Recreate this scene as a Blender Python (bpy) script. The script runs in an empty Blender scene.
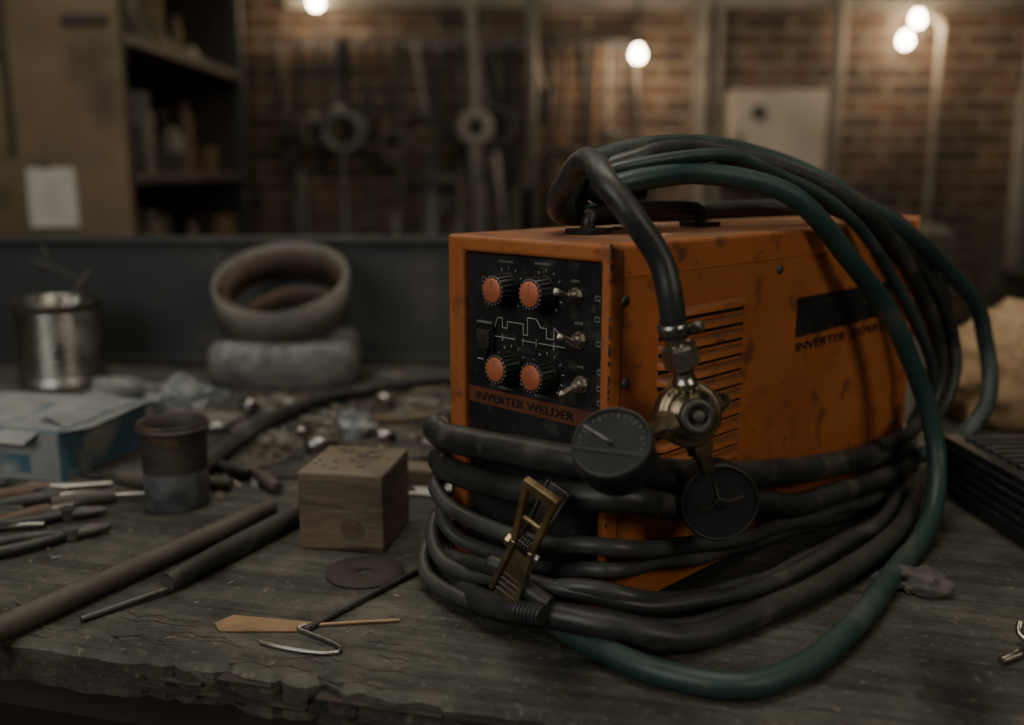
import bpy, math, random
from mathutils import Vector, Matrix, noise
random.seed(7)
scn=bpy.context.scene
col=scn.collection

# ------------------------------------------------------------------ materials
def new_mat(name):
    m=bpy.data.materials.new(name); m.use_nodes=True
    nt=m.node_tree; b=nt.nodes['Principled BSDF']
    return m,nt,b
def N(nt,t,**k):
    n=nt.nodes.new(t)
    for a,v in k.items():
        if a in n.inputs.keys(): n.inputs[a].default_value=v
        else: setattr(n,a,v)
    return n
def pmat(name,c1,c2=None,scale=8,rough=.5,metal=0,bump=.1,bscale=None,rvar=.15,stretch=(1,1,1),lo=.35,hi=.65,c3=None,s3=40,dist=.002,coat=0,dust=None,damt=.6,spec=None):
    m,nt,b=new_mat(name); L=nt.links
    c2=c2 or tuple(x*.6 for x in c1)
    tc=N(nt,'ShaderNodeTexCoord'); mp=N(nt,'ShaderNodeMapping'); mp.inputs['Scale'].default_value=stretch
    L.new(tc.outputs['Object'],mp.inputs[0])
    n1=N(nt,'ShaderNodeTexNoise'); n1.inputs['Scale'].default_value=scale; n1.inputs['Detail'].default_value=8; n1.inputs['Roughness'].default_value=.65
    L.new(mp.outputs[0],n1.inputs['Vector'])
    r=N(nt,'ShaderNodeValToRGB'); r.color_ramp.elements[0].position=lo; r.color_ramp.elements[1].position=hi
    r.color_ramp.elements[0].color=(*c2,1); r.color_ramp.elements[1].color=(*c1,1)
    L.new(n1.outputs[0],r.inputs[0]); out=r.outputs[0]
    if c3:
        n3=N(nt,'ShaderNodeTexNoise'); n3.inputs['Scale'].default_value=s3; n3.inputs['Detail'].default_value=6
        L.new(mp.outputs[0],n3.inputs['Vector'])
        r3=N(nt,'ShaderNodeValToRGB'); r3.color_ramp.elements[0].position=.57; r3.color_ramp.elements[1].position=.68
        L.new(n3.outputs[0],r3.inputs[0])
        mx=N(nt,'ShaderNodeMixRGB'); mx.inputs[2].default_value=(*c3,1)
        L.new(r3.outputs[0],mx.inputs[0]); L.new(out,mx.inputs[1]); out=mx.outputs[0]
    if dust:
        ge=N(nt,'ShaderNodeNewGeometry'); sz=N(nt,'ShaderNodeSeparateXYZ'); L.new(ge.outputs['Normal'],sz.inputs[0])
        nd=N(nt,'ShaderNodeTexNoise'); nd.inputs['Scale'].default_value=16; nd.inputs['Detail'].default_value=9; L.new(tc.outputs['Object'],nd.inputs['Vector'])
        m1=N(nt,'ShaderNodeMapRange'); m1.inputs[1].default_value=.15; m1.inputs[2].default_value=.95; L.new(sz.outputs[2],m1.inputs[0])
        m2=N(nt,'ShaderNodeMapRange'); m2.inputs[1].default_value=.35; m2.inputs[2].default_value=.6; m2.inputs[3].default_value=.35; L.new(nd.outputs[0],m2.inputs[0])
        mu=N(nt,'ShaderNodeMath',operation='MULTIPLY'); L.new(m1.outputs[0],mu.inputs[0]); L.new(m2.outputs[0],mu.inputs[1])
        mu2=N(nt,'ShaderNodeMath',operation='MULTIPLY'); L.new(mu.outputs[0],mu2.inputs[0]); mu2.inputs[1].default_value=damt
        mxd=N(nt,'ShaderNodeMixRGB'); mxd.inputs[2].default_value=(*dust,1); L.new(mu2.outputs[0],mxd.inputs[0]); L.new(out,mxd.inputs[1]); out=mxd.outputs[0]
    L.new(out,b.inputs['Base Color'])
    n2=N(nt,'ShaderNodeTexNoise'); n2.inputs['Scale'].default_value=bscale or scale*6; n2.inputs['Detail'].default_value=6
    L.new(mp.outputs[0],n2.inputs['Vector'])
    mr=N(nt,'ShaderNodeMapRange'); mr.inputs[1].default_value=.3; mr.inputs[2].default_value=.7
    mr.inputs[3].default_value=max(0.03,rough-rvar); mr.inputs[4].default_value=min(1,rough+rvar)
    L.new(n1.outputs[0],mr.inputs[0]); L.new(mr.outputs[0],b.inputs['Roughness'])
    bp=N(nt,'ShaderNodeBump'); bp.inputs['Strength'].default_value=bump; bp.inputs['Distance'].default_value=dist
    L.new(n2.outputs[0],bp.inputs['Height']); L.new(bp.outputs[0],b.inputs['Normal'])
    b.inputs['Metallic'].default_value=metal
    if coat: b.inputs['Coat Weight'].default_value=coat
    if spec is not None: b.inputs['Specular IOR Level'].default_value=spec
    return m
def emis(name,c,s):
    m,nt,b=new_mat(name); b.inputs['Base Color'].default_value=(*c,1)
    b.inputs['Emission Color'].default_value=(*c,1); b.inputs['Emission Strength'].default_value=s
    return m

DU=(.15,.135,.108)
M={}
M['orange']=pmat('orange_paint',(.50,.155,.038),(.37,.110,.028),5,.50,0,.15,60,.12,c3=(.20,.072,.030),s3=26,lo=.3,hi=.6,dust=(.19,.105,.06),damt=.85)
M['strip']=pmat('faded_label_strip',(.17,.055,.022),(.12,.040,.018),16,.6)
M['orange_d']=pmat('orange_knob',(.56,.16,.075),(.44,.12,.055),20,.5)
M['black']=pmat('black_plastic',(.020,.020,.019),(.012,.012,.012),12,.42,0,.1,dust=DU,damt=.25)
M['panel']=pmat('black_panel',(.023,.023,.023),(.014,.014,.014),10,.45,0,.05,c3=(.055,.05,.044),s3=60)
M['white']=pmat('white_print',(.50,.50,.47),(.33,.33,.3),60,.6)
M['dimwhite']=pmat('dim_print',(.27,.27,.25),(.16,.16,.15),60,.6)
M['rubber']=pmat('black_rubber',(.038,.038,.036),(.018,.019,.018),14,.44,0,.4,45,.12,c3=(.085,.08,.068),s3=18,dust=DU,damt=.24)
M['greyrub']=pmat('grey_rubber',(.074,.074,.070),(.038,.038,.037),14,.43,0,.3,45,.12,dust=DU,damt=.25)
M['teal']=pmat('teal_rubber',(.024,.062,.054),(.015,.040,.036),9,.47,0,.3,50,.1,c3=(.07,.085,.072),s3=16,dust=(.085,.105,.085),damt=.4)
M['tealdark']=pmat('grey_teal_rubber',(.036,.060,.054),(.020,.035,.032),9,.46,0,.3,50,.1,c3=(.07,.08,.07),s3=16,dust=(.10,.115,.10),damt=.4)
M['steel']=pmat('steel',(.50,.48,.44),(.30,.28,.25),25,.36,1,.1)
M['dsteel']=pmat('dark_steel',(.15,.14,.125),(.07,.064,.055),20,.5,.7,.3)
M['brass']=pmat('aged_brass',(.42,.34,.22),(.20,.16,.10),30,.42,1,.25)
M['brass2']=pmat('bright_brass',(.60,.44,.22),(.28,.20,.10),28,.38,1,.2)
M['nickel']=pmat('nickel',(.62,.57,.47),(.36,.33,.27),30,.36,1,.15)
M['copper']=pmat('copper_strip',(.44,.28,.155),(.29,.19,.11),25,.45,.5,.2)
M['gaugeface']=pmat('smoked_gauge_face',(.040,.040,.039),(.022,.022,.022),25,.70,0,.05,rvar=.08,spec=.18)
M['gaugebody']=pmat('gauge_housing',(.024,.024,.023),(.014,.014,.014),14,.48,0,.1)
M['wood']=pmat('old_wood',(.20,.145,.09),(.10,.075,.048),6,.75,0,.7,30,.1,stretch=(1,1,7),c3=(.05,.037,.026),s3=9,dust=(.2,.17,.125))
M['cab']=pmat('cabinet_wood',(.20,.145,.085),(.12,.088,.050),3,.7,0,.3,20,stretch=(1,1,1),c3=(.085,.062,.038),s3=4)
M['cabd']=pmat('cabinet_dark',(.065,.05,.036),(.038,.03,.022),5,.8)
M['paper']=pmat('paper',(.62,.60,.55),(.48,.46,.42),9,.8)
M['cardblue']=pmat('blue_card',(.045,.125,.185),(.09,.18,.235),7,.55,0,.2,c3=(.36,.37,.35),s3=9)
M['cardwhite']=pmat('grey_card',(.36,.36,.33),(.21,.225,.23),7,.6,0,.3,c3=(.12,.17,.21),s3=14)
M['tin']=pmat('tin',(.46,.44,.39),(.30,.28,.245),14,.34,1,.1)
M['rusttin']=pmat('rusty_tin',(.085,.072,.058),(.042,.032,.025),16,.6,.4,.4,c3=(.15,.09,.05),s3=24)
M['ashtin']=pmat('scorched_tin',(.20,.21,.215),(.065,.065,.068),22,.6,.3,.4)
M['handle']=pmat('dark_wood_handle',(.105,.086,.063),(.052,.043,.033),14,.6,0,.5,dust=DU,damt=.3)
M['brownh']=pmat('brown_wood_handle',(.17,.105,.058),(.09,.058,.034),14,.6,0,.5)
M['roll']=pmat('leather_strip',(.22,.20,.17),(.12,.11,.092),10,.7)
M['rollin']=pmat('leather_inside',(.13,.078,.050),(.055,.037,.027),10,.7)
M['film']=pmat('film_wrap',(.25,.245,.225),(.11,.107,.098),18,.25,0,.9,16,.1,dist=.012)
M['glass']=pmat('cloudy_plastic',(.30,.315,.31),(.10,.11,.105),14,.18,0,.9,18,.08,dist=.01)
M['scrap']=pmat('scrap',(.22,.185,.135),(.085,.073,.057),22,.55,.2,.5)
M['scrap2']=pmat('scrap_light',(.40,.375,.32),(.2,.185,.16),22,.45,.3,.4)
M['ledge']=pmat('painted_steel',(.043,.046,.046),(.030,.032,.033),3,.6,.0,.2,c3=(.07,.065,.058),s3=7)
M['ply']=pmat('burlap',(.66,.45,.25),(.34,.21,.11),9,.85,0,.8,40,.1,c3=(.22,.13,.07),s3=15)
M['cloth']=pmat('rag',(.13,.115,.10),(.07,.062,.055),10,.85,0,.6)
M['pale']=pmat('pale_paint',(.25,.23,.19),(.14,.125,.105),6,.7)
M['cream']=pmat('cream_paint',(.52,.46,.37),(.38,.33,.26),5,.6)
M['ceil']=pmat('ceiling_paint',(.07,.06,.05),(.04,.035,.03),2,.9)
M['floor']=pmat('concrete',(.10,.09,.075),(.055,.05,.042),2,.8,0,.3)
M['plaster']=pmat('side_plaster',(.13,.115,.09),(.08,.07,.055),2,.85)
M['bulb']=emis('bulb_glow',(1,.83,.58),45)

def table_mat():
    m,nt,b=new_mat('worn_table_top'); L=nt.links
    tc=N(nt,'ShaderNodeTexCoord'); mp=N(nt,'ShaderNodeMapping'); mp.inputs['Rotation'].default_value=(0,0,math.radians(14.7)); L.new(tc.outputs['Object'],mp.inputs[0])
    n1=N(nt,'ShaderNodeTexNoise'); n1.inputs['Scale'].default_value=4.2; n1.inputs['Detail'].default_value=10; n1.inputs['Roughness'].default_value=.72; L.new(mp.outputs[0],n1.inputs['Vector'])
    r=N(nt,'ShaderNodeValToRGB'); e=r.color_ramp.elements; e[0].position=.36; e[0].color=(.040,.037,.029,1); e[1].position=.64; e[1].color=(.155,.143,.110,1)
    x=e.new(.5); x.color=(.086,.080,.063,1); L.new(n1.outputs[0],r.inputs[0])
    mp2=N(nt,'ShaderNodeMapping'); mp2.inputs['Scale'].default_value=(3,60,60); L.new(mp.outputs[0],mp2.inputs[0])
    n2=N(nt,'ShaderNodeTexNoise'); n2.inputs['Scale'].default_value=1; n2.inputs['Detail'].default_value=9; n2.inputs['Distortion'].default_value=.6; L.new(mp2.outputs[0],n2.inputs['Vector'])
    r2=N(nt,'ShaderNodeValToRGB'); r2.color_ramp.elements[0].position=.36; r2.color_ramp.elements[0].color=(.35,.34,.33,1); r2.color_ramp.elements[1].position=.56; r2.color_ramp.elements[1].color=(1,1,1,1)
    L.new(n2.outputs[0],r2.inputs[0])
    mx=N(nt,'ShaderNodeMixRGB',blend_type='MULTIPLY'); mx.inputs[0].default_value=.6; L.new(r.outputs[0],mx.inputs[1]); L.new(r2.outputs[0],mx.inputs[2])
    n3=N(nt,'ShaderNodeTexNoise'); n3.inputs['Scale'].default_value=95; n3.inputs['Detail'].default_value=6; L.new(mp.outputs[0],n3.inputs['Vector'])
    r3=N(nt,'ShaderNodeValToRGB'); r3.color_ramp.elements[0].position=.60; r3.color_ramp.elements[1].position=.72; L.new(n3.outputs[0],r3.inputs[0])
    mm=N(nt,'ShaderNodeMath',operation='MULTIPLY'); L.new(r3.outputs[0],mm.inputs[0]); mm.inputs[1].default_value=.6
    mx2=N(nt,'ShaderNodeMixRGB'); mx2.inputs[2].default_value=(.23,.205,.155,1); L.new(mm.outputs[0],mx2.inputs[0]); L.new(mx.outputs[0],mx2.inputs[1])
    n4=N(nt,'ShaderNodeTexNoise'); n4.inputs['Scale'].default_value=9; n4.inputs['Detail'].default_value=5; L.new(mp.outputs[0],n4.inputs['Vector'])
    r4=N(nt,'ShaderNodeValToRGB'); r4.color_ramp.elements[0].position=.30; r4.color_ramp.elements[0].color=(.35,.35,.35,1); r4.color_ramp.elements[1].position=.45; L.new(n4.outputs[0],r4.inputs[0])
    mx3=N(nt,'ShaderNodeMixRGB',blend_type='MULTIPLY'); mx3.inputs[0].default_value=1; L.new(mx2.outputs[0],mx3.inputs[1]); L.new(r4.outputs[0],mx3.inputs[2])
    L.new(mx3.outputs[0],b.inputs['Base Color']); b.inputs['Roughness'].default_value=.70; b.inputs['Specular IOR Level'].default_value=.35
    ad=N(nt,'ShaderNodeMath',operation='ADD'); L.new(n2.outputs[0],ad.inputs[0]); L.new(n3.outputs[0],ad.inputs[1])
    bp=N(nt,'ShaderNodeBump'); bp.inputs['Strength'].default_value=.8; bp.inputs['Distance'].default_value=.0035; L.new(ad.outputs[0],bp.inputs['Height']); L.new(bp.outputs[0],b.inputs['Normal'])
    return m
M['table']=table_mat()
def brick_mat():
    m,nt,b=new_mat('old_brick'); L=nt.links
    tc=N(nt,'ShaderNodeTexCoord'); sx=N(nt,'ShaderNodeSeparateXYZ'); cx=N(nt,'ShaderNodeCombineXYZ')
    L.new(tc.outputs['Object'],sx.inputs[0]); L.new(sx.outputs[0],cx.inputs[0]); L.new(sx.outputs[2],cx.inputs[1])
    br=N(nt,'ShaderNodeTexBrick'); br.inputs['Color1'].default_value=(.19,.105,.062,1); br.inputs['Color2'].default_value=(.070,.048,.034,1)
    br.inputs['Mortar'].default_value=(.24,.20,.15,1); br.inputs['Scale'].default_value=1; br.inputs['Mortar Size'].default_value=.013
    br.inputs['Brick Width'].default_value=.25; br.inputs['Row Height'].default_value=.08
    L.new(cx.outputs[0],br.inputs['Vector'])
    n=N(nt,'ShaderNodeTexNoise'); n.inputs['Scale'].default_value=1.8; n.inputs['Detail'].default_value=8; n.inputs['Roughness'].default_value=.7; L.new(tc.outputs['Object'],n.inputs['Vector'])
    r=N(nt,'ShaderNodeValToRGB'); r.color_ramp.elements[0].position=.38; r.color_ramp.elements[0].color=(.25,.25,.25,1); r.color_ramp.elements[1].position=.60
    L.new(n.outputs[0],r.inputs[0])
    mx=N(nt,'ShaderNodeMixRGB',blend_type='MULTIPLY'); mx.inputs[0].default_value=.95; L.new(br.outputs[0],mx.inputs[1]); L.new(r.outputs[0],mx.inputs[2])
    L.new(mx.outputs[0],b.inputs['Base Color']); b.inputs['Roughness'].default_value=.85
    bp=N(nt,'ShaderNodeBump'); bp.inputs['Strength'].default_value=.5; bp.inputs['Distance'].default_value=.01; L.new(br.outputs[1],bp.inputs['Height']); bp.invert=True
    L.new(bp.outputs[0],b.inputs['Normal'])
    return m
M['brick']=brick_mat()

# ------------------------------------------------------------------ mesh builder
def catmull(P,closed=False,seg=10):
    P=[Vector(p) for p in P]; n=len(P); out=[]
    rng=range(n) if closed else range(n-1)
    for i in rng:
        if closed: a,b,c,d=P[i-1],P[i],P[(i+1)%n],P[(i+2)%n]
        else: a,b,c,d=P[max(i-1,0)],P[i],P[i+1],P[min(i+2,n-1)]
        for k in range(seg):
            t=k/seg
            out.append(.5*((2*b)+(c-a)*t+(2*a-5*b+4*c-d)*t*t+(3*b-a-3*c+d)*t**3))
    if not closed: out.append(P[-1])
    return out
def frame(axis,up=None):
    z=Vector(axis).normalized(); up=Vector(up) if up else (Vector((0,0,1)) if abs(z.z)<.9 else Vector((0,1,0)))
    x=up.cross(z).normalized(); y=z.cross(x)
    return Matrix((x,y,z)).transposed().to_4x4()
class MB:
    def __init__(s): s.v=[];s.f=[];s.m=[];s.sm=[];s.mats=[]
    def mi(s,k):
        if k not in s.mats: s.mats.append(k)
        return s.mats.index(k)
    def add(s,vs,fs,mk,smooth=False,T=None):
        o=len(s.v); s.v+=[(T@Vector(v)) if T else Vector(v) for v in vs]
        i=s.mi(mk)
        for f in fs: s.f.append([o+k for k in f]); s.m.append(i); s.sm.append(smooth)
    def box(s,lo,hi,mk,T=None,taper=None):
        x0,y0,z0=lo;x1,y1,z1=hi
        vs=[(x0,y0,z0),(x1,y0,z0),(x1,y1,z0),(x0,y1,z0),(x0,y0,z1),(x1,y0,z1),(x1,y1,z1),(x0,y1,z1)]
        s.add(vs,[(0,3,2,1),(4,5,6,7),(0,1,5,4),(1,2,6,5),(2,3,7,6),(3,0,4,7)],mk,False,T)
    def lathe(s,prof,org,axis,mk,n=28,up=None,smooth=True,cap=True):
        T=Matrix.Translation(Vector(org))@frame(axis,up)
        vs=[];fs=[]
        for r,h in prof:
            for k in range(n):
                a=2*math.pi*k/n; vs.append((r*math.cos(a),r*math.sin(a),h))
        for i in range(len(prof)-1):
            for k in range(n):
                k2=(k+1)%n; fs.append((i*n+k,i*n+k2,(i+1)*n+k2,(i+1)*n+k))
        s.add(vs,fs,mk,smooth,T)
        if cap:
            for i,rev in ((0,True),(len(prof)-1,False)):
                if prof[i][0]>1e-5:
                    c=[(prof[i][0]*math.cos(2*math.pi*k/n),prof[i][0]*math.sin(2*math.pi*k/n),prof[i][1]) for k in range(n)]
                    f=list(range(n)); 
                    if rev: f.reverse()
                    s.add(c,[f],mk,False,T)
    def cyl(s,p0,p1,r,mk,n=20,r2=None,smooth=True):
        p0=Vector(p0);p1=Vector(p1); L=(p1-p0).length
        s.lathe([(r,0),(r if r2 is None else r2,L)],p0,p1-p0,mk,n,smooth=smooth)
    def tube(s,P,r,mk,closed=False,seg=10,n=14,rf=None,raw=False,wob=0,wseed=0):
        pts=[Vector(p) for p in P] if raw else catmull(P,closed,seg)
        if wob:
            for p in pts:
                q=p*11+Vector((wseed,wseed*1.7,0)); g=noise.noise_vector(q); p.x+=g.x*wob; p.y+=g.y*wob; p.z=max(r*1.02,p.z+g.z*wob)
        m=len(pts); vs=[];fs=[]; prev=None
        for i,p in enumerate(pts):
            if closed: t=(pts[(i+1)%m]-pts[i-1])
            else: t=pts[min(i+1,m-1)]-pts[max(i-1,0)]
            t.normalize()
            if closed: x=Vector((0,0,1)); 
            else: x=prev if prev else (Vector((0,0,1)) if abs(t.z)<.9 else Vector((1,0,0)))
            x=(x-t*x.dot(t)).normalized(); prev=x; y=t.cross(x)
            rr=r*(rf(i/(m-1)) if rf else 1)
            for k in range(n):
                a=2*math.pi*k/n; vs.append(p+x*(rr*math.cos(a))+y*(rr*math.sin(a)))
        for i in range(m if closed else m-1):
            for k in range(n):
                k2=(k+1)%n; j=(i+1)%m; fs.append((i*n+k,i*n+k2,j*n+k2,j*n+k))
        s.add(vs,fs,mk,True)
        if not closed:
            s.add(vs[:n],[list(range(n))[::-1]],mk); s.add(vs[-n:],[list(range(n))],mk)
    def obj(s,name,parent=None,bevel=0,seg=2,autosm=False):
        me=bpy.data.meshes.new(name); me.from_pydata([tuple(v) for v in s.v],[],s.f)
        for k in s.mats: me.materials.append(M[k])
        for i,p in enumerate(me.polygons): p.material_index=s.m[i]; p.use_smooth=s.sm[i]
        me.validate(); me.update()
        o=bpy.data.objects.new(name,me); col.objects.link(o)
        if parent: o.parent=parent
        if bevel:
            b=o.modifiers.new('bevel','BEVEL'); b.width=bevel; b.segments=seg; b.limit_method='ANGLE'; b.angle_limit=math.radians(50)
        return o
def empty(name):
    e=bpy.data.objects.new(name,None); e.empty_display_size=.05; col.objects.link(e); return e
def T(x,y,z,rz=0,rx=0,ry=0):
    return Matrix.Translation((x,y,z))@Matrix.Rotation(rz,4,'Z')@Matrix.Rotation(ry,4,'Y')@Matrix.Rotation(rx,4,'X')

# ------------------------------------------------------------------ machine frame
C0=Vector((.0893,.877,0)); S=Vector((.70711,.70711,0)); W=Vector((-.70711,.70711,0))
def Lc(s,w,z): return C0+S*s+W*w+Vector((0,0,z))
TL=Matrix(((S.x,W.x,0,C0.x),(S.y,W.y,0,C0.y),(0,0,1,0),(0,0,0,1)))
def LP(l): return [Lc(*p) for p in l]

def text(st,width,height,org,xd,yd,mk,name,parent):
    cu=bpy.data.curves.new('t','FONT'); cu.body=st; cu.extrude=0.0; cu.offset=.012
    to=bpy.data.objects.new('t',cu); col.objects.link(to)
    dg=bpy.context.evaluated_depsgraph_get(); dg.update()
    me=bpy.data.meshes.new_from_object(to.evaluated_get(dg)); bpy.data.objects.remove(to)
    xs=[v.co.x for v in me.vertices]; ys=[v.co.y for v in me.vertices]
    x0,x1,y0,y1=min(xs),max(xs),min(ys),max(ys)
    for v in me.vertices:
        a=(v.co.x-x0)/(x1-x0)*width; b=(v.co.y-y0)/(y1-y0)*height
        v.co=Vector(org)+Vector(xd)*a+Vector(yd)*b
    me.materials.clear(); me.materials.append(M[mk]); me.name=name
    o=bpy.data.objects.new(name,me); col.objects.link(o); o.parent=parent

weld=empty('welding_machine')
LEN,WID,H=.665,.225,.383
b=MB()
z0=.012
i0,i1,zz0,zz1=.011,.200,.030,.366
dp=.012
vs=[(0,0,z0),(0,WID,z0),(0,WID,H),(0,0,H),(LEN,0,z0),(LEN,WID,z0),(LEN,WID,H),(LEN,0,H),
    (0,i0,zz0),(0,i1,zz0),(0,i1,zz1),(0,i0,zz1),(dp,i0,zz0),(dp,i1,zz0),(dp,i1,zz1),(dp,i0,zz1)]
fs=[(4,5,6,7)[::-1],(0,4,7,3),(1,2,6,5),(3,7,6,2),(0,1,5,4),
    (0,3,11,8),(3,2,10,11),(2,1,9,10),(1,0,8,9),
    (8,11,15,12),(11,10,14,15),(10,9,13,14),(9,8,12,13)]
b.add(vs,fs,'orange',T=TL)
b.obj('shell',weld,.0045,3)
b=MB(); b.box((dp-.004,i0+.0005,zz0+.0005),(dp-.0005,i1-.0005,.2035),'panel',TL)
b.box((dp-.005,i0+.0005,.2215),(dp-.0005,i1-.0005,zz1-.0005),'panel',TL)
b.box((dp-.0055,i0+.0005,.2035),(dp-.0005,i1-.0005,.2215),'strip',TL)
b.obj('front_panel',weld,.0008,1)
PS=dp-.0052
b=MB()
b.box((.004,.004,0.002),(LEN-.004,WID-.004,z0+.002),'black',TL)
b.box((-.001,-.001,.012),(LEN+.001,.002,.020),'black',TL)
for s_ in (.05,.6):
    for w_ in (.03,.195): b.lathe([(.016,0),(.018,.004),(.018,.006)],Lc(s_,w_,0),(0,0,1),'black')
b.obj('base_frame',weld)
b=MB()
b.box((.020,-.0012,.352),(LEN-.003,.001,.3535),'orange',TL)
b.box((.0165,-.0008,.02),(.018,.0005,.376),'strip',TL)
b.obj('cover_seam',weld)
text('INVERTER WELDER',.140,.0085,Lc(PS-.001,.187,.2085),-W,(0,0,1),'black','panel_text',weld)
b=MB()
Zv=Vector((0,0,1))
for (w_,z_) in ((.137,.331),(.085,.332),(.133,.251),(.083,.250)):
    o=Lc(PS,w_,z_); q=1.16
    b.lathe([(.0205,0),(.0205,.0008)],o,-S,'panel')
    b.lathe([(.0150*q,.0),(.0150*q,.005),(.0136*q,.007),(.0130*q,.0225),(.0122*q,.0240)],o,-S,'black',36)
    b.lathe([(.0108*q,.0238),(.0108*q,.0250),(.0098*q,.0260),(0.0001,.0260)],o,-S,'orange_d',36)
    for k in range(20):
        a=2*math.pi*k/20; d=W*math.cos(a)+Zv*math.sin(a)
        b.cyl(o+d*.0134*q+(-S)*.007,o+d*.0131*q+(-S)*.0228,.0013,'black',6)
        b.cyl(o+d*.0122*q+(-S)*.0236,o+d*.0122*q+(-S)*.0244,.0010,'dimwhite',6)
    Mx=Matrix.Translation(o+(-S)*.0260)@frame(-S)
    b.box((-.0005,.004,0),(.0005,.010,.0004),'dimwhite',Mx)
    for k in range(11):
        a=math.radians(-50+28*k); d=W*math.cos(a)+Zv*math.sin(a)
        b.cyl(o+d*.0200+(-S)*.0008,o+d*.0228+(-S)*.0008,.0006,'white',5)
b.obj('control_knobs',weld)
b=MB()
for (w_,z_,up) in ((.046,.332,1),(.041,.290,1),(.038,.247,-1),):
    o=Lc(PS,w_,z_)
    b.lathe([(.0085,0),(.0085,.002)],o,-S,'nickel',20)
    b.lathe([(.0070,.002),(.0070,.007)],o,-S,'nickel',6,smooth=False)
    b.lathe([(.0042,.007),(.0042,.012)],o,-S,'nickel',14)
    b.cyl(o-S*.010,o-S*.027+Vector((0,0,.006*up))+W*.002,.0019,'nickel',10,.0036)
    b.lathe([(.0036,0),(.0038,.002),(.002,.004),(.0001,.0045)],o-S*.026+Vector((0,0,.0057*up))+W*.002,-S,'nickel',10)
b.obj('toggle_switches',weld)
b=MB()
b.box((PS-.004,.157,.245),(PS,.183,.291),'black',TL)
b.box((PS-.010,.161,.249),(PS-.003,.179,.268),'black',TL)
b.box((PS-.0065,.161,.268),(PS-.003,.179,.286),'dsteel',TL)
b.box((PS-.0045,.159,.2925),(PS-.0008,.181,.2945),'dimwhite',TL)
b.box((PS-.0102,.1655,.255),(PS-.0098,.1745,.2562),'white',TL)
b.obj('power_rocker_switch',weld,.0015,2)
b=MB()
def pr(w0,z0_,w1,z1_,t=.0006,mk='white'):
    b.box((PS-.0012,min(w0,w1)-t,min(z0_,z1_)-t),(PS-.0004,max(w0,w1)+t,max(z0_,z1_)+t),mk,TL)
def ln(p,q,t=.0006,mk='white'):
    p=Lc(PS-.0008,*p); q=Lc(PS-.0008,*q); b.cyl(p,q,t,mk,5)
wf=[(.168,.288),(.158,.288),(.153,.300),(.146,.300),(.146,.290),(.139,.290),(.139,.297),(.116,.297),(.116,.286),(.110,.286),(.110,.304),(.098,.304),(.092,.296),(.084,.296),(.084,.286),(.074,.286),(.074,.298),(.066,.292),(.058,.286),(.052,.286)]
for a,c in zip(wf,wf[1:]): ln(a,c)
for w_ in (.146,.116,.098,.074): pr(w_,.276,w_,.283,.0004)
pr(.162,.280,.128,.280,.0004); pr(.118,.280,.100,.280,.0004); pr(.094,.280,.060,.280,.0004)
for (w_,z_,l) in ((.150,.3585,.022),(.100,.3595,.024),(.150,.2265,.02),(.099,.2265,.02),(.052,.346,.012),(.047,.306,.012),(.043,.264,.010)):
    for k in range(int(l/.0022)):
        hh=random.choice((.0009,.0013,.0011)); pr(w_-k*.0022,z_-hh,w_-k*.0022-.0008,z_+hh,.0002,'dimwhite')
for (w_,z_) in ((.176,.338),(.176,.330),(.022,.332),(.020,.289),(.018,.262),(.018,.246),(.017,.232),(.022,.312)):
    pr(w_,z_-.002,w_-.006,z_-.002,.0005,'dimwhite'); pr(w_,z_+.002,w_-.006,z_+.002,.0005,'dimwhite'); pr(w_,z_-.002,w_,z_+.002,.0004,'dimwhite'); pr(w_-.006,z_-.002,w_-.006,z_+.002,.0004,'dimwhite')
b.obj('panel_print',weld)
b=MB()
for k in range(11):
    z_=.312-k*.0168
    s0,s1=.077,.229
    b.box((s0,-.0006,z_-.0105),(s1,.002,z_-.0015),'black',TL)
    n=10; vs=[];fs=[]
    for i in range(n+1):
        a=math.pi/2*i/n
        for ss,k_ in ((s0-.002,0),(s0+.004,1),(s1-.004,1),(s1+.002,0)):
            vs.append((ss,-.0070*math.sin(a)*k_-.0002,z_+.003-.0085*(1-math.cos(a))))
    for i in range(n):
        for j in range(3): fs.append((i*4+j,i*4+j+1,(i+1)*4+j+1,(i+1)*4+j))
    b.add(vs,fs,'orange',True,TL)
b.obj('vent_louvres',weld)
b=MB()
vs=[(.345,-.0012,.303),(.595,-.0012,.303),(.595,-.0012,.272),(.560,-.0012,.258),(.345,-.0012,.256)]
b.add(vs,[(0,1,2,3,4)],'panel',T=TL)
for (s_,z_) in ((.022,.330),(.025,.251),(.022,.12),(.64,.33),(.64,.10),(.30,.34),(.30,.08)):
    o=Lc(s_,0,z_); b.lathe([(.0055,0),(.0055,.0015),(.004,.0032),(.0001,.0036)],o,-W,'dsteel',16)
for k in range(110):
    s_=random.uniform(.02,.62); z_=random.uniform(.03,.36); l=random.uniform(.001,.012); a=random.uniform(-1.2,1.2)
    b.box((0,-.0004,0),(l,-.0001,random.uniform(.0004,.0012)),random.choice(['cabd','cabd','scrap']),TL@Matrix.Translation((s_,0,z_))@Matrix.Rotation(a,4,'Y'))
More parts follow.
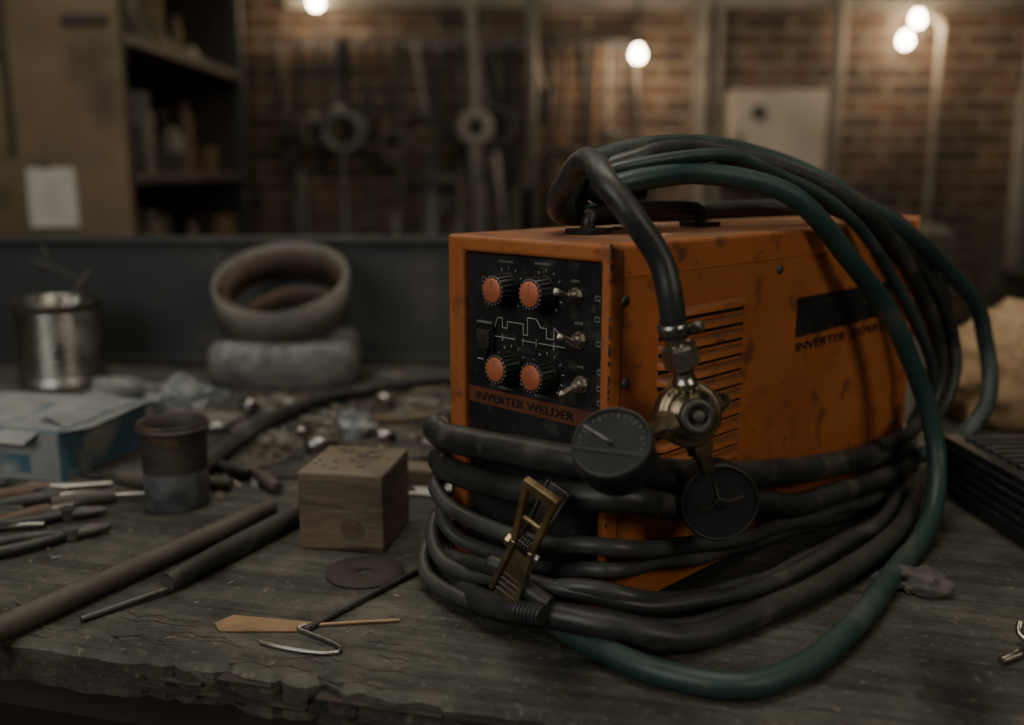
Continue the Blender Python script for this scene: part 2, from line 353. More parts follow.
# chips along the front and top edges where paint is rubbed off
for k in range(60):
    z_=random.uniform(.02,.38); b.box((-.0004,random.uniform(-.0003,.001),z_),(random.uniform(.0005,.002),.002,z_+random.uniform(.001,.006)),random.choice(['cabd','dsteel']),TL@Matrix.Translation((.001,-.0006,0)))
b.obj('side_label_and_screws',weld)
text('INVERTER  EXPERT',.235,.0105,Lc(.347,-.0012,.2385),S,(0,0,1),'black','side_text',weld)
b=MB()
b.tube(LP([(.10,.112,.383),(.10,.112,.398),(.115,.112,.405),(.20,.112,.408),(.29,.112,.405),(.305,.112,.398),(.305,.112,.383)]),.008,'black')
for s_ in (.10,.305): b.box((s_-.018,.095,.382),(s_+.018,.129,.389),'black',TL)
b.obj('carry_handle',weld,.001,1)

# ------------------------------------------------------------------ hoses and cables
b=MB()
b.tube(LP([(.022,-.058,.302),(.016,-.056,.337),(.014,-.045,.372),(-.006,-.026,.412),(-.010,.0,.440),(.015,.035,.457),(.038,.07,.457),(.052,.10,.438),(.075,.135,.415),(.13,.165,.400),(.25,.175,.397),(.40,.15,.398),(.52,.09,.400),(.60,.03,.395),(.665,-.02,.33),(.72,-.03,.22),(.74,0,.10),(.76,.05,.02),(.80,.12,.014)]),.0118,'rubber')
b.obj('regulator_hose',None)
b=MB()
b.tube(LP([(.22,.14,.425),(.16,.135,.422),(.115,.115,.428),(.115,.095,.432),(.15,.080,.440),(.225,.06,.446),(.30,.018,.432),(.345,-.008,.405),(.41,-.030,.345),(.475,-.048,.285),(.522,-.062,.220),(.550,-.08,.150),(.550,-.098,.085),(.500,-.118,.035),(.430,-.130,.0135),(.362,-.140,.0125),(.280,-.155,.0125),(.198,-.170,.0125),(.119,-.178,.0125),(.060,-.178,.0125),(-.004,-.156,.0125),(-.035,-.094,.0125),(-.038,-.030,.0125),(-.030,.03,.0125),(-.016,.08,.0125),(-.014,.15,.0125),(-.013,.20,.0125)]),.0122,'teal',n=16)
b.obj('gas_hose')
b=MB()
b.tube(LP([(.22,.15,.405),(.15,.155,.400),(.100,.143,.405),(.078,.125,.430),(.11,.12,.457),(.195,.12,.472),(.311,.11,.479),(.40,.075,.462),(.45,.03,.434),(.50,.0,.404),(.58,-.02,.370),(.68,-.035,.320),(.76,-.05,.265),(.795,-.06,.204),(.79,-.075,.155),(.750,-.085,.115),(.69,-.07,.07),(.62,-.045,.06)]),.0118,'tealdark',wob=.003,wseed=1)
b.tube(LP([(.24,.18,.396),(.14,.16,.412),(.115,.135,.440),(.16,.10,.462),(.24,.085,.472),(.33,.06,.462),(.40,.03,.442),(.46,.0,.412),(.53,-.022,.365),(.61,-.03,.295),(.66,-.045,.215),(.66,-.05,.15),(.60,-.04,.10),(.52,-.03,.093)]),.0105,'rubber',wob=.003,wseed=2)
b.tube(LP([(.26,.2,.396),(.22,.15,.43),(.30,.08,.450),(.38,.05,.434),(.44,.02,.408),(.52,-.014,.372),(.62,-.02,.33),(.70,-.035,.255),(.715,-.05,.18),(.68,-.05,.12),(.62,-.04,.11)]),.0095,'rubber')
b.tube(LP([(.11,.14,.41),(.13,.10,.450),(.25,.05,.464),(.34,.03,.444),(.41,.0,.412),(.49,-.025,.352),(.57,-.04,.27),(.62,-.055,.19),(.63,-.05,.12)]),.0075,'tealdark',wob=.003,wseed=3)
b.obj('gas_hose')
def wrapc(b,r,mk,front,side,zr,ol=.0,sd=0):
    P=[tuple(p) for p in front]+side
    P+=[(.70+r,.05,zr),(.705+r,.14,zr),(.68+r,WID+.015+r,zr),(.45,WID+.008+r,(zr+front[0][2])/2),(.20,WID+.008+r,(zr+front[0][2]*2)/3),(.02,WID+.008+r,front[0][2])]
    b.tube(LP(P),r,mk,closed=True,seg=8,wob=.0065 if r<.01 else .004,wseed=sd*3.3)
b=MB()
wrapc(b,.0158,'rubber',[(-.012,.218,.164),(-.020,.188,.167),(-.021,.097,.174),(-.020,.015,.181)],[(.004,-.024,.180),(.06,-.022,.158),(.131,-.022,.142),(.25,-.021,.116),(.418,-.02,.088),(.625,-.022,.076)],.075,sd=1)
wrapc(b,.0135,'rubber',[(-.010,.222,.126),(-.020,.200,.127),(-.024,.097,.133),(-.022,.010,.148)],[(.004,-.028,.148),(.05,-.03,.132),(.114,-.03,.112),(.23,-.03,.09),(.345,-.032,.062),(.629,-.032,.045)],.045,sd=2)
b.obj('welding_cable')
b=MB()
wrapc(b,.0088,'greyrub',[(-.010,.228,.108),(-.030,.210,.104),(-.034,.170,.090),(-.032,.067,.086),(-.024,.006,.098)],[(.002,-.022,.098),(.05,-.022,.083),(.133,-.022,.066),(.346,-.024,.036),(.598,-.03,.020)],.022,sd=3)
wrapc(b,.0080,'greyrub',[(-.010,.228,.082),(-.024,.206,.070),(-.022,.170,.058),(-.016,.067,.060),(-.014,.010,.074)],[(.004,-.014,.074),(.06,-.014,.062),(.133,-.014,.047),(.346,-.014,.020),(.598,-.014,.012)],.012,sd=4)
wrapc(b,.0085,'greyrub',[(-.012,.236,.062),(-.032,.218,.048),(-.044,.171,.034),(-.040,.080,.042),(-.028,.006,.060)],[(.002,-.030,.054),(.06,-.034,.032),(.136,-.038,.016),(.284,-.058,.011),(.562,-.050,.010)],.010,sd=5)
wrapc(b,.0080,'greyrub',[(-.014,.238,.042),(-.040,.222,.026),(-.056,.185,.016),(-.060,.104,.018),(-.050,.04,.036)],[(-.02,-.018,.034),(.05,-.054,.012),(.18,-.084,.009),(.36,-.085,.009),(.58,-.06,.009)],.010,sd=6)
b.obj('welding_cable')
b=MB()
b.tube(LP([(.0,.240,.015),(-.024,.200,.014),(-.046,.150,.016),(-.062,.098,.024),(-.058,.036,.034),(-.028,-.036,.034),(.037,-.080,.016),(.183,-.105,.014),(.330,-.108,.014),(.450,-.097,.014),(.60,-.05,.014),(.70,.05,.014),(.72,.16,.014),(.66,.27,.014),(.40,.27,.014),(.10,.262,.014)]),.0132,'rubber',closed=True,seg=8,wob=.003,wseed=9)
b.tube(LP([(-.0,.242,.034),(-.032,.195,.040),(-.046,.110,.050),(-.03,-.00,.056),(.03,-.050,.042),(.16,-.080,.030),(.34,-.086,.030),(.50,-.07,.028),(.64,-.02,.030),(.72,.10,.03),(.66,.28,.03),(.3,.27,.03),(.05,.262,.03)]),.0080,'rubber',closed=True,seg=8,wob=.005,wseed=12)
b.obj('power_cable')

# ------------------------------------------------------------------ gas regulator
reg=empty('gas_pressure_regulator')
w0=-.060
b=MB()
body=Lc(.046,w0+.002,.228)
b.tube([Lc(.018,-.057,.306),Lc(.027,-.058,.290)],.0085,'nickel',raw=True)
hc=Lc(.019,-.0575,.311); ax=(Lc(.016,-.056,.337)-Lc(.022,-.058,.302))
b.lathe([(.0128,-.005),(.0138,-.004),(.0138,.004),(.0128,.005)],hc,ax,'steel',28)
b.cyl(hc+S*.008-W*.012,hc+S*.024-W*.010,.0042,'steel',12)
b.cyl(hc+S*.020-W*.011,hc+S*.028-W*.0095,.0055,'steel',6,smooth=False)
nd=(Lc(.038,w0,.262)-Lc(.027,-.058,.293))
b.lathe([(.0125,0),(.0165,.003),(.0165,.022),(.0125,.025)],Lc(.026,-.058,.297),nd,'nickel',6,smooth=False)
b.lathe([(.0095,0),(.0095,.008),(.0115,.009),(.0115,.015),(.009,.017),(.009,.03)],Lc(.034,w0,.271),(body-Lc(.034,w0,.271)),'nickel',24)
b.obj('inlet_fitting',reg)
b=MB()
vd=(-S*.60-W*.86+Vector((0,0,.16))).normalized()
b.lathe([(.016,-.026),(.025,-.020),(.029,-.014),(.029,.0),(.0310,.001),(.0310,.006),(.028,.008),(.024,.009),(.023,.012),(.0235,.0155),(.019,.0165),(.0175,.020),(.0145,.021)],body,vd,'brass',44)
b.lathe([(.0165,.016),(.0165,.026),(.0150,.028),(.0095,.028),(.009,.024),(.0001,.024)],body,vd,'dsteel',28)
b.lathe([(.0055,.022),(.0055,.031),(.0045,.032),(.0001,.032)],body,vd,'dsteel',14)
F6=frame(vd)
for k in range(6):
    a=k*math.pi/3+.3; d=F6@Vector((math.cos(a),math.sin(a),0))
    b.cyl(body+d*.0270+vd*.004,body+d*.0270+vd*.0082,.0024,'dsteel',8)
b.obj('regulator_body',reg)
b=MB()
b.lathe([(.009,.020),(.009,.028),(.013,.029),(.013,.042),(.009,.043),(.009,.048),(.0115,.049),(.0115,.060),(.008,.062),(.008,.072)],body,(S*1+W*.1),'brass',6,smooth=False)
b.lathe([(.008,.018),(.008,.030),(.0125,.031),(.0125,.044),(.007,.045),(.007,.10)],body,(Lc(-.067,w0-.0,.218)-body),'brass',6,smooth=False)
g2=Lc(.090,w0-.006,.138)
b.lathe([(.008,.018),(.008,.030),(.0125,.031),(.0125,.044),(.008,.045),(.008,.064)],body,(g2-body),'brass',6,smooth=False)
b.obj('outlets',reg)
def gauge(name,o,ax,r,up,molded=False):
    e=MB()
    e.lathe([(r*.35,-.032),(r*.80,-.031),(r*.93,-.027),(r,-.021),(r,-.004),(r*1.04,-.003),(r*1.04,.008),(r*1.0,.0115),(r*.95,.0118),(r*.93,.009)],o,ax,'gaugebody',44)
    e.lathe([(r*.935,.0085),(r*.935,.0095)],o,ax,'gaugeface',44)
    F_=Matrix.Translation(Vector(o)+Vector(ax).normalized()*.0096)@frame(ax,up)
    if molded:
        for k in range(28):
            a=2*math.pi*k/28; d=Matrix.Rotation(a,4,'Z')
            e.box((r*.80,-.0009,0),(r*.88,.0009,.0007),'gaugeface',F_@d)
        e.box((-r*.62,-.0012,0),(r*.62,.0012,.0016),'dsteel',F_)
        e.box((-.0012,-r*.2,0),(.0012,r*.55,.0014),'dsteel',F_)
        e.lathe([(.006,.0096),(.006,.0115),(.004,.012),(.0001,.012)],o,ax,'black',18)
    else:
        for k in range(19):
            a=math.radians(200-220*k/18); l=.14 if k%3==0 else .07
            e.box((r*(.86-l),-.00022,0),(r*.86,.00022,.0002),'dimwhite',F_@Matrix.Rotation(a,4,'Z'))
        e.box((-r*.93,-r*.30,0),(r*.93,-r*.24,.0009),'gaugebody',F_)
        e.box((-r*.93,-.0007,0),(r*.1,.0007,.0007),'dimwhite',F_@Matrix.Rotation(math.radians(-25),4,'Z'))
        e.lathe([(.003,.0096),(.003,.0115),(.0001,.012)],o,ax,'black',14)
    e.obj(name,reg)
gauge('gauge_low_pressure',Lc(-.072,w0-.006,.221),(-S*.68-W*.26+Vector((0,0,.76))),.0335,(0,0,1))
gauge('gauge_high_pressure',g2+Vector((0,0,-.003)),(-S*.80-W*.9+Vector((0,0,.05))),.0375,(-.3,.0,1),True)

# ------------------------------------------------------------------ ground clamp
cl=empty('ground_clamp')
b=MB()
A=Lc(-.066,.006,.172); B=Lc(-.066,.074,.030)
d=(B-A).normalized(); out=(-S*1.0-W*.25).normalized(); sd=d.cross(out).normalized(); out=sd.cross(d)
def CP(a,c,o): return A+d*a+sd*c+out*o
FM=Matrix((sd,d,out)).transposed().to_4x4(); FM.translation=A
def bar(b,p,q,wd,th,mk):
    p=Vector(p);q=Vector(q); l=(q-p).length; y=(q-p).normalized(); z=Vector((0,0,1)); z=(z-y*z.dot(y)).normalized(); x=y.cross(z)
    m=Matrix((x,y,z)).transposed().to_4x4(); m.translation=p
    b.box((-wd/2,0,-th/2),(wd/2,l,th/2),mk,FM@m)
for sgn in (-1,1):
    bar(b,(sgn*.016,.0,.022),(sgn*.010,.075,.010),.006,.008,'brass2')
    bar(b,(sgn*.010,.070,.010),(sgn*.015,.140,.004),.005,.011,'brass')
bar(b,(-.019,.001,.022),(.019,.001,.022),.009,.008,'brass2')
bar(b,(-.013,.040,.015),(.013,.040,.015),.004,.004,'brass2')
bar(b,(0,.068,.010),(0,.146,.003),.024,.003,'brass')
bar(b,(0,.138,.002),(0,.147,-.010),.030,.004,'dsteel')
for sgn in (-1,1):
    bar(b,(sgn*.012,.012,-.016),(sgn*.008,.080,.004),.003,.006,'dsteel')
bar(b,(0,.075,.0),(0,.146,-.010),.018,.003,'dsteel')
bar(b,(0,.012,-.016),(0,.062,-.004),.020,.003,'dsteel')
for k in range(6):
    bar(b,(-.013,.100+k*.007,.006),(.013,.100+k*.007,.006),.002,.004,'dsteel')
b.cyl(CP(.078,-.017,.006),CP(.078,.017,.006),.004,'nickel',14)
b.lathe([(.0075,0),(.0075,.004),(.005,.006)],CP(.078,.015,.006),sd,'brass2',6,smooth=False)
b.obj('clamp_arms',cl,.0008,1)
b=MB()
sp=[]
for k in range(90):
    a=k/90*2*math.pi*6; sp.append(CP(.073+.008*math.cos(a),-.010+.020*k/90,.006+.008*math.sin(a)))
b.tube(sp,.0010,'dsteel',raw=True,n=6)
b.obj('clamp_spring',cl)
b=MB()
b.tube([CP(.120,.014,-.004),CP(.126,.026,-.004),Lc(-.056,.020,.046)],.0085,'rubber')
for k in range(7): b.lathe([(.0095,-.002),(.0115,0),(.0095,.002)],Lc(-.070,.046-.005*k,.036+.001*k),W,'rubber',18)
b.obj('clamp_cable_boot',cl)

# ------------------------------------------------------------------ table
b=MB()
e=Vector((.9673,-.2537,0)); nrm=Vector((.254,.967,0))
nx=520; front=[]
p0=Vector((-.499,.871,0))-e*1.6
for i in range(nx+1):
    p=p0+e*(3.6*i/nx)
    bite=max(0,noise.noise(p*16+Vector((3,0,0)))-.22)*.045+max(0,noise.noise(p*60)-.15)*.016
    q=p+nrm*(noise.noise(p*6)*.005+noise.noise(p*35)*.003+bite)
    front.append(q)
vs=[];fs=[]
for q in front:
    k=.5+.5*noise.noise(q*28)
    qm=q+nrm*.001; qi=q+nrm*(.004+.008*k)
    vs.append((qm.x,qm.y,-.003-.004*k)); vs.append((qi.x,qi.y,0)); vs.append((q.x,2.62,0))
    q2=q+nrm*(.003+.004*noise.noise(q*20+Vector((0,0,5)))); vs.append((q2.x,q2.y,-.018+.003*noise.noise(q*40)))
    q3=q+nrm*(.001+.006*noise.noise(q*25+Vector((0,0,9)))); vs.append((q3.x,q3.y,-.040+.004*noise.noise(q*30))); vs.append((q.x,2.62,-.042))
for i in range(nx):
    a=i*6;c=a+6
    fs+=[(a,c,c+1,a+1),(a+1,c+1,c+2,a+2),(a+3,c+3,c,a),(a+4,c+4,c+3,a+3),(a+5,c+5,c+4,a+4),(a+2,c+2,c+5,a+5)]
b.add(vs,fs,'table')
AT=Matrix((e,Vector((.2537,.9673,0)),Vector((0,0,1)))).transposed().to_4x4(); AT.translation=p0
b.box((.3,.10,-.14),(3.3,.14,-.043),'cabd',AT)
for x in (.35,3.2):
    b.box((x,.10,-.85),(x+.09,.19,-.043),'cabd',AT); 
b.box((-1.75,2.45,-.85),(-1.66,2.54,-.043),'cabd'); b.box((1.3,2.45,-.85),(1.39,2.54,-.043),'cabd')
for k in range(110):
    u=random.uniform(.9,2.6); v_=random.uniform(.012,.09)
    a=random.uniform(.3,1.3)*random.choice((-1,1)); l=random.uniform(.008,.03); x,y=u,v_
    for j in range(random.randint(1,4)):
        b.box((0,0,-.001),(l,random.uniform(.0006,.0020),.0004),'cabd',AT@T(x,y,0,a*.4)); x+=l*.8*math.cos(a*.4); y+=l*.8*math.sin(a*.4); a=-a*random.uniform(.4,1.2)
for k in range(50):
    u=random.uniform(.9,2.4); z=random.uniform(-.036,-.008); l=random.uniform(.02,.12)
    b.box((u,-.002,z),(u+l,.012,z+random.uniform(.0008,.002)),'cabd',AT)
b.obj('workbench')
b=MB()
b.box((-1.9,2.25,.001),(.05,2.30,.292),'ledge'); b.box((-1.9,2.235,.282),(.05,2.31,.296),'ledge')
b.box((-1.9,2.23,.001),(.05,2.25,.02),'ledge')
for x in (-1.6,-1.0,-.4): b.box((x,2.30,.001),(x+.03,2.42,.25),'ledge')
b.obj('steel_backsplash',None,.003,2)

# ------------------------------------------------------------------ objects on the bench
can=empty('tin_can')
b=MB()
r=.088; prof=[(r*.97,0),(r*1.02,.002),(r*1.02,.006),(r,.008)]
for k in range(60):
    h=.018+k/60*.145; prof.append((r*(1-.035*(.5-.5*math.cos(2*math.pi*k/60*9))),h))
prof+=[(r,.170),(r*1.03,.174),(r*1.03,.178),(r*.99,.178),(r*.97,.174),(r*.97,.01),(.0001,.008)]
b.lathe(prof,(-.972,2.05,0),(0,0,1),'tin',48,cap=False); b.obj('can_body',can)
b=MB()
b.tube([(-1.02,2.05,.175),(-1.00,2.05,.225),(-.985,2.05,.27),(-1.0,2.06,.29)],.002,'dsteel')
b.tube([(-.90,2.06,.172),(-.93,2.05,.225),(-1.01,2.04,.262)],.002,'dsteel')
b.tube([(-.95,1.99,.02),(-.94,2.02,.16),(-.90,2.06,.24)],.004,'handle')
b.obj('wires',can)
b=MB()
cT=T(-.658,1.352,0,math.radians(77))
Lx,Ly,Hh=.215,.27,.076
b.box((0,0,0),(Lx,Ly,Hh),'cardblue',cT)
b.box((-.001,.001,.001),(.0,Ly-.001,Hh-.001),'cardwhite',cT)
b.box((-.0022,.05,.012),(-.001,.20,.040),'cardblue',cT)
b.box((.004,.004,Hh),(Lx-.01,Ly-.004,Hh+.002),'cardwhite',cT)
b.add([(.0,0,Hh),(Lx,0,Hh),(Lx,-.040,Hh+.012),(.03,-.034,Hh+.002)],[(0,1,2,3),(3,2,1,0)],'cardwhite',False,cT)
b.add([(.02,.0,Hh+.002),(.19,.0,Hh+.002),(.17,.06,Hh+.022),(.05,.07,Hh+.014)],[(0,1,2,3),(3,2,1,0)],'cardwhite',False,cT)
b.add([(.0,.03,Hh),(.0,.22,Hh),(-.030,.20,Hh-.006),(-.026,.04,Hh-.014)],[(0,1,2,3),(3,2,1,0)],'cardwhite',False,cT)
b.obj('cardboard_box',None,.002,2)
cup=empty('tin_cup')
b=MB(); cc=(-.458,1.262,0)
b.lathe([(.040,0),(.043,.003),(.0425,.052)],cc,(0,0,1),'ashtin',40,cap=False)
b.lathe([(.0425,.052),(.0435,.10),(.0445,.112),(.0465,.116),(.0455,.119),(.0425,.117),(.0415,.10),(.0405,.006),(.0001,.005)],cc,(0,0,1),'rusttin',40,cap=False)
b.obj('cup_body',cup)
b=MB(); b.lathe([(.044,-.003),(.0478,0),(.0478,.004),(.044,.007)],(-.458,1.262,.108),(0,0,1),'handle',40,cap=False); b.obj('rim',cup)
wb=empty('wooden_block')
BT=T(-.195,1.150,.0005,math.radians(-9))
b=MB(); b.box((-.053,-.058,0),(.053,.058,.097),'wood',BT); ob=b.obj('block_body',wb,.003,2)
b=MB()
for k in range(4):
    r_=.013-.003*k; ring=[BT@Vector((.014+r_*math.cos(a*math.pi/10)*1.1,-.0582,.030+r_*math.sin(a*math.pi/10))) for a in range(21)]
    b.tube(ring,.0007,'brownh' if k%2 else 'scrap',raw=True,n=6)
b.lathe([(.011,0),(.011,.0008)],BT@Vector((.014,-.0575,.030)),BT.to_3x3()@Vector((0,-1,0)),'brownh',20)
for k in range(34):
    x=random.uniform(-.047,.04); y=random.uniform(-.05,.045); b.box((0,0,0),(random.uniform(.003,.014),random.uniform(.001,.004),.0006),random.choice(['cabd','scrap2','cabd']),BT@T(x,y,.0968,random.uniform(-1,1)))
b.obj('knot_and_chips',wb)
def stick(name,p,q,r,mk,rf=None,extra=None):
    b=MB(); p=Vector(p);q=Vector(q)
    b.tube([p+(q-p)*t for t in (0,.25,.5,.75,1)],r,mk,rf=rf,seg=8,n=18)
    if extra: extra(b)
    return b.obj(name)
stick('hammer_handle',(-.56,.745,.0135),(-.318,1.212,.0135),.0135,'handle',lambda t:1-.22*t+.12*max(0,t-.93)*10)
def bit(b): b.cyl((-.372,.975,.006),(-.436,.907,.004),.0035,'dsteel',10)
stick('file_tool',(-.372,.975,.0135),(-.270,1.200,.0135),.0135,'rubber',lambda t:.72+.9*t*(1-t)+ .1*t,bit)
b=MB(); b.tube([(-.46,1.36,.015),(-.455,1.48,.015),(-.43,1.64,.015),(-.37,1.80,.015),(-.25,1.93,.015),(-.12,2.01,.015),(.05,2.06,.015)],.0145,'rubber'); b.obj('rubber_hose_offcut')
b=MB(); b.lathe([(.009,0),(.044,0),(.0445,.0012),(.044,.0025),(.009,.0025),(.009,0)],(-.167,1.03,.0005),(0,0,1),'cabd',48,cap=False); b.obj('grinding_disc')
b=MB(); b.tube([(-.205,.885,.0035),(-.155,.958,.0045),(-.100,1.039,.0035)],.0032,'dsteel'); b.obj('welding_rod')
b=MB()
b.add([(-.300,.903,.002),(-.290,.886,.002),(-.205,.886,.002),(-.200,.905,.002),(-.285,.918,.0035),(-.300,.903,.0008),(-.290,.886,.0008),(-.205,.886,.0008),(-.200,.905,.0008),(-.285,.918,.0008)],[(0,1,2,3,4),(9,8,7,6,5),(0,5,6,1),(1,6,7,2),(2,7,8,3),(3,8,9,4),(4,9,5,0)],'copper')
b.tube([(-.205,.897,.0022),(-.16,.903,.0025),(-.114,.909,.002)],.0018,'copper')
b.obj('copper_strip')
b=MB()
b.tube([(-.243,.862,.0025),(-.225,.853,.0025),(-.195,.843,.0025),(-.170,.840,.0025),(-.163,.848,.0025),(-.175,.862,.0025),(-.200,.880,.0025),(-.212,.889,.003),(-.205,.893,.005)],.0022,'steel')
b.obj('hook_wire')
def pliers(x,y,a):
    e_=empty('pliers'); b=MB(); Q=T(x,y,0,a)
    for s_ in (-1,1):
        P=[(0,0,.009),(.03,.010*s_,.009),(.07,.017*s_,.009),(.12,.013*s_,.009)]
        b.tube([Q@Vector(p) for p in P],.0075,'rubber',rf=lambda t:.7+.4*t)
        P=[(0,0,.009),(-.02,-.006*s_,.009),(-.045,-.002*s_,.009)]
        b.tube([Q@Vector(p) for p in P],.007,'dsteel',rf=lambda t:1-.45*t)
    b.lathe([(.010,-.007),(.010,.007)],Q@Vector((0,0,.009)),(0,0,1),'dsteel',16)
    b.obj('arms',e_)
pliers(-.58,1.20,math.radians(200)); pliers(-.545,1.13,math.radians(215)); pliers(-.66,1.29,math.radians(170))
def chisel(x,y,a,l=.16,h='brownh'):
    b=MB(); Q=T(x,y,0,a)
    b.tube([Q@Vector(p) for p in ((0,0,.010),(.03,0,.010),(.06,0,.010),(.08,0,.010))],.010,h,rf=lambda t:.8+.8*t*(1-t))
    b.tube([Q@Vector(p) for p in ((.078,0,.010),(.12,0,.007),(l,0,.004))],.004,'steel')
    b.obj('chisel')
chisel(-.72,1.26,.5); chisel(-.72,1.19,.2,.17,'rubber'); chisel(-.50,1.315,2.7,.16,'handle'); chisel(-.80,1.31,.1,.18,'rubber')
chisel(-.40,1.315,2.9,.14,'handle'); chisel(-.385,1.36,2.5,.15,'rubber'); chisel(-.66,1.15,.9,.14); chisel(-.74,1.12,.35,.15,'handle'); chisel(-.33,1.30,2.2,.12,'handle')
chisel(-.62,1.24,.35,.15,'handle'); chisel(-.69,1.225,.55,.14,'rubber')
# coiled leather strip resting on a wrapped box
rl=empty('leather_strip_roll')
b=MB()
ctr=Vector((-.497,2.085,.187)); ax=Vector((.06,-.50,1)).normalized()
R=.140; F_=Matrix.Translation(ctr)@frame(ax)
def strip(pts,zb,zt,mk,nm,th):
    vs=[];fs=[]
    for i,(x,y) in enumerate(pts): vs+=[(x,y,zb(i/len(pts))),(x,y,zt(i/len(pts)))]
    for k in range(len(pts)-1): fs.append((2*k,2*k+2,2*k+3,2*k+1))
    b=MB(); b.add(vs,fs,mk,True,F_); o=b.obj(nm,rl); sm=o.modifiers.new('s','SOLIDIFY'); sm.thickness=th; sm.offset=0
pts=[]
for k in range(150):
    t=k/149; a=-1.2+t*math.pi*2*1.35; rr=R*(1.0-.06*max(0,t-.7)/.3+.03*math.sin(2*a)); pts.append((rr*math.cos(a),rr*math.sin(a)*.98))
strip(pts,lambda t:-.048+.004*math.sin(9*t),lambda t:.044+.005*math.sin(7*t+1),'roll','outer_band',.006)
pts=[]
for k in range(120):
    t=k/119; a=t*math.pi*2; pts.append((R*.935*math.cos(a),R*.915*math.sin(a)))
strip(pts,lambda t:-.046,lambda t:.030+.006*math.sin(12*t),'rollin','inner_lining',.003)
pts=[]
for k in range(160):
    t=k/159; a=t*math.pi*2.2+2.4; rr=R*(.88-.48*t); pts.append((rr*math.cos(a)*(1+.35*math.sin(2*a+1)*t),rr*math.sin(a)*(1-.45*t)-.04*t))
strip(pts,lambda t:-.044,lambda t:.026-.030*t,'rollin','inner_coil',.004)
b=MB()
n=72; rings=[(.0,.93),(.012,1.0),(.045,1.02),(.080,.99),(.095,.93),(.098,.6),(.098,.0)]
vs=[];fs=[]
for h,sc_ in rings:
    for k in range(n):
        a=2*math.pi*k/n; c_,s__=math.cos(a),math.sin(a)
        x=.154*math.copysign(abs(c_)**.28,c_)*sc_; y=.110*math.copysign(abs(s__)**.28,s__)*sc_
        v=Vector((x,y,h)); nn=noise.noise(v*24)*.010*(1 if h>.005 else .2)
        vs.append((x*(1+nn*3),y*(1+nn*3),max(0,h+noise.noise(v*18+Vector((4,4,4)))*.006*(1 if h>.01 else 0))))
for i in range(len(rings)-1):
    for k in range(n): k2=(k+1)%n; fs.append((i*n+k,i*n+k2,(i+1)*n+k2,(i+1)*n+k))
b.add(vs,fs,'film',True,T(-.49,2.07,.0,.10))
b.obj('plastic_wrapped_box')
def blob(name,c,sz,mk,amp=.35,fr=18,sub=4,sd=0,smooth=True):
    import bmesh
    bm=bmesh.new(); bmesh.ops.create_icosphere(bm,subdivisions=sub,radius=1)
    for v in bm.verts:
        p=v.co.copy(); q=Vector((p.x*sz[0],p.y*sz[1],p.z*sz[2]))
        n_=noise.fractal(q*fr+Vector((sd,sd*2,0)),.8,2.0,4); q*=1+amp*n_
        v.co=q
    for v in bm.verts:
        v.co.z=max(v.co.z,-sz[2]*.55)
    mz=min(v.co.z for v in bm.verts)
    me=bpy.data.meshes.new(name); bm.to_mesh(me); bm.free(); me.materials.append(M[mk])
    for p in me.polygons: p.use_smooth=smooth
    o=bpy.data.objects.new(name,me); o.location=(c[0],c[1],c[2]-mz); col.objects.link(o); return o
blob('plastic_bag',(-.64,1.86,0),(.080,.050,.030),'glass',.7,18,sd=3,smooth=False)
blob('rag',(.437,.995,0),(.034,.028,.015),'cloth',.8,34,sd=9)
blob('plastic_wrapper',(-.27,1.62,0),(.035,.03,.028),'glass',.8,26,sd=8,smooth=False)
b=MB()
def chunk(x,y,s_,mk):
    a=random.uniform(0,3.14); l=s_*random.uniform(.6,2.6); w_=s_*random.uniform(.25,.7); h=s_*random.uniform(.12,.45)
    vs=[(-l,-w_,0),(l*.9,-w_*.8,0),(l,w_,0),(-l*.8,w_*.9,0),(-l*.8,-w_*.6,h),(l*.7,-w_*.7,h*.8),(l*.8,w_*.6,h),(-l*.7,w_*.8,h*1.1)]
    b.add(vs,[(0,3,2,1),(4,5,6,7),(0,1,5,4),(1,2,6,5),(2,3,7,6),(3,0,4,7)],mk,False,T(x,y,.0005,a))
for k in range(520):
    x=random.gauss(-.28,.20); y=random.gauss(1.62,.22)
    if y<1.29 or y>2.18 or x>-.06 or x<-.85: continue
    if abs(x+.49)<.18 and y>1.92: continue
    if x<-.52 and y<1.62: continue
    chunk(x,y,random.uniform(.005,.019),random.choice(['scrap','scrap','dsteel','scrap2','handle','brownh','dsteel','black','scrap2']))
for k in range(300):
    x=random.uniform(-1.0,.0); y=random.uniform(.86,1.9)
    if (x+.19)**2+(y-1.15)**2<.09**2: continue
    if y<.871-.262*(x+.499)+.03: continue
    chunk(x,y,random.uniform(.001,.003),random.choice(['scrap','scrap2','dsteel','scrap']))
b.obj('metal_scrap_pile')
b=MB()
b.box((-.06,-.03,0),(.06,.03,.022),'handle',T(-.19,1.42,.001,.5)); b.box((-.05,-.02,0),(.05,.02,.03),'wood',T(-.14,1.34,.001,-.25))
b.box((-.11,-.012,0),(.11,.012,.014),'wood',T(-.18,1.70,.001,.35)); b.obj('wood_offcut',None,.002,1)
b=MB()
for (x,y,r,l,a) in ((-.33,1.50,.012,.05,.6),(-.48,1.74,.014,.06,2.1),(-.54,1.62,.010,.05,.1),(-.25,1.78,.016,.04,1.2),(-.20,1.56,.010,.05,2.6),(-.36,1.58,.009,.05,1.5)):
    b.lathe([(r*.7,0),(r,0),(r,l),(r*.7,l),(r*.7,0)],(x,y,r+.001),(math.cos(a),math.sin(a),0),'steel',20,cap=False)
b.obj('pipe_fittings')
b=MB()
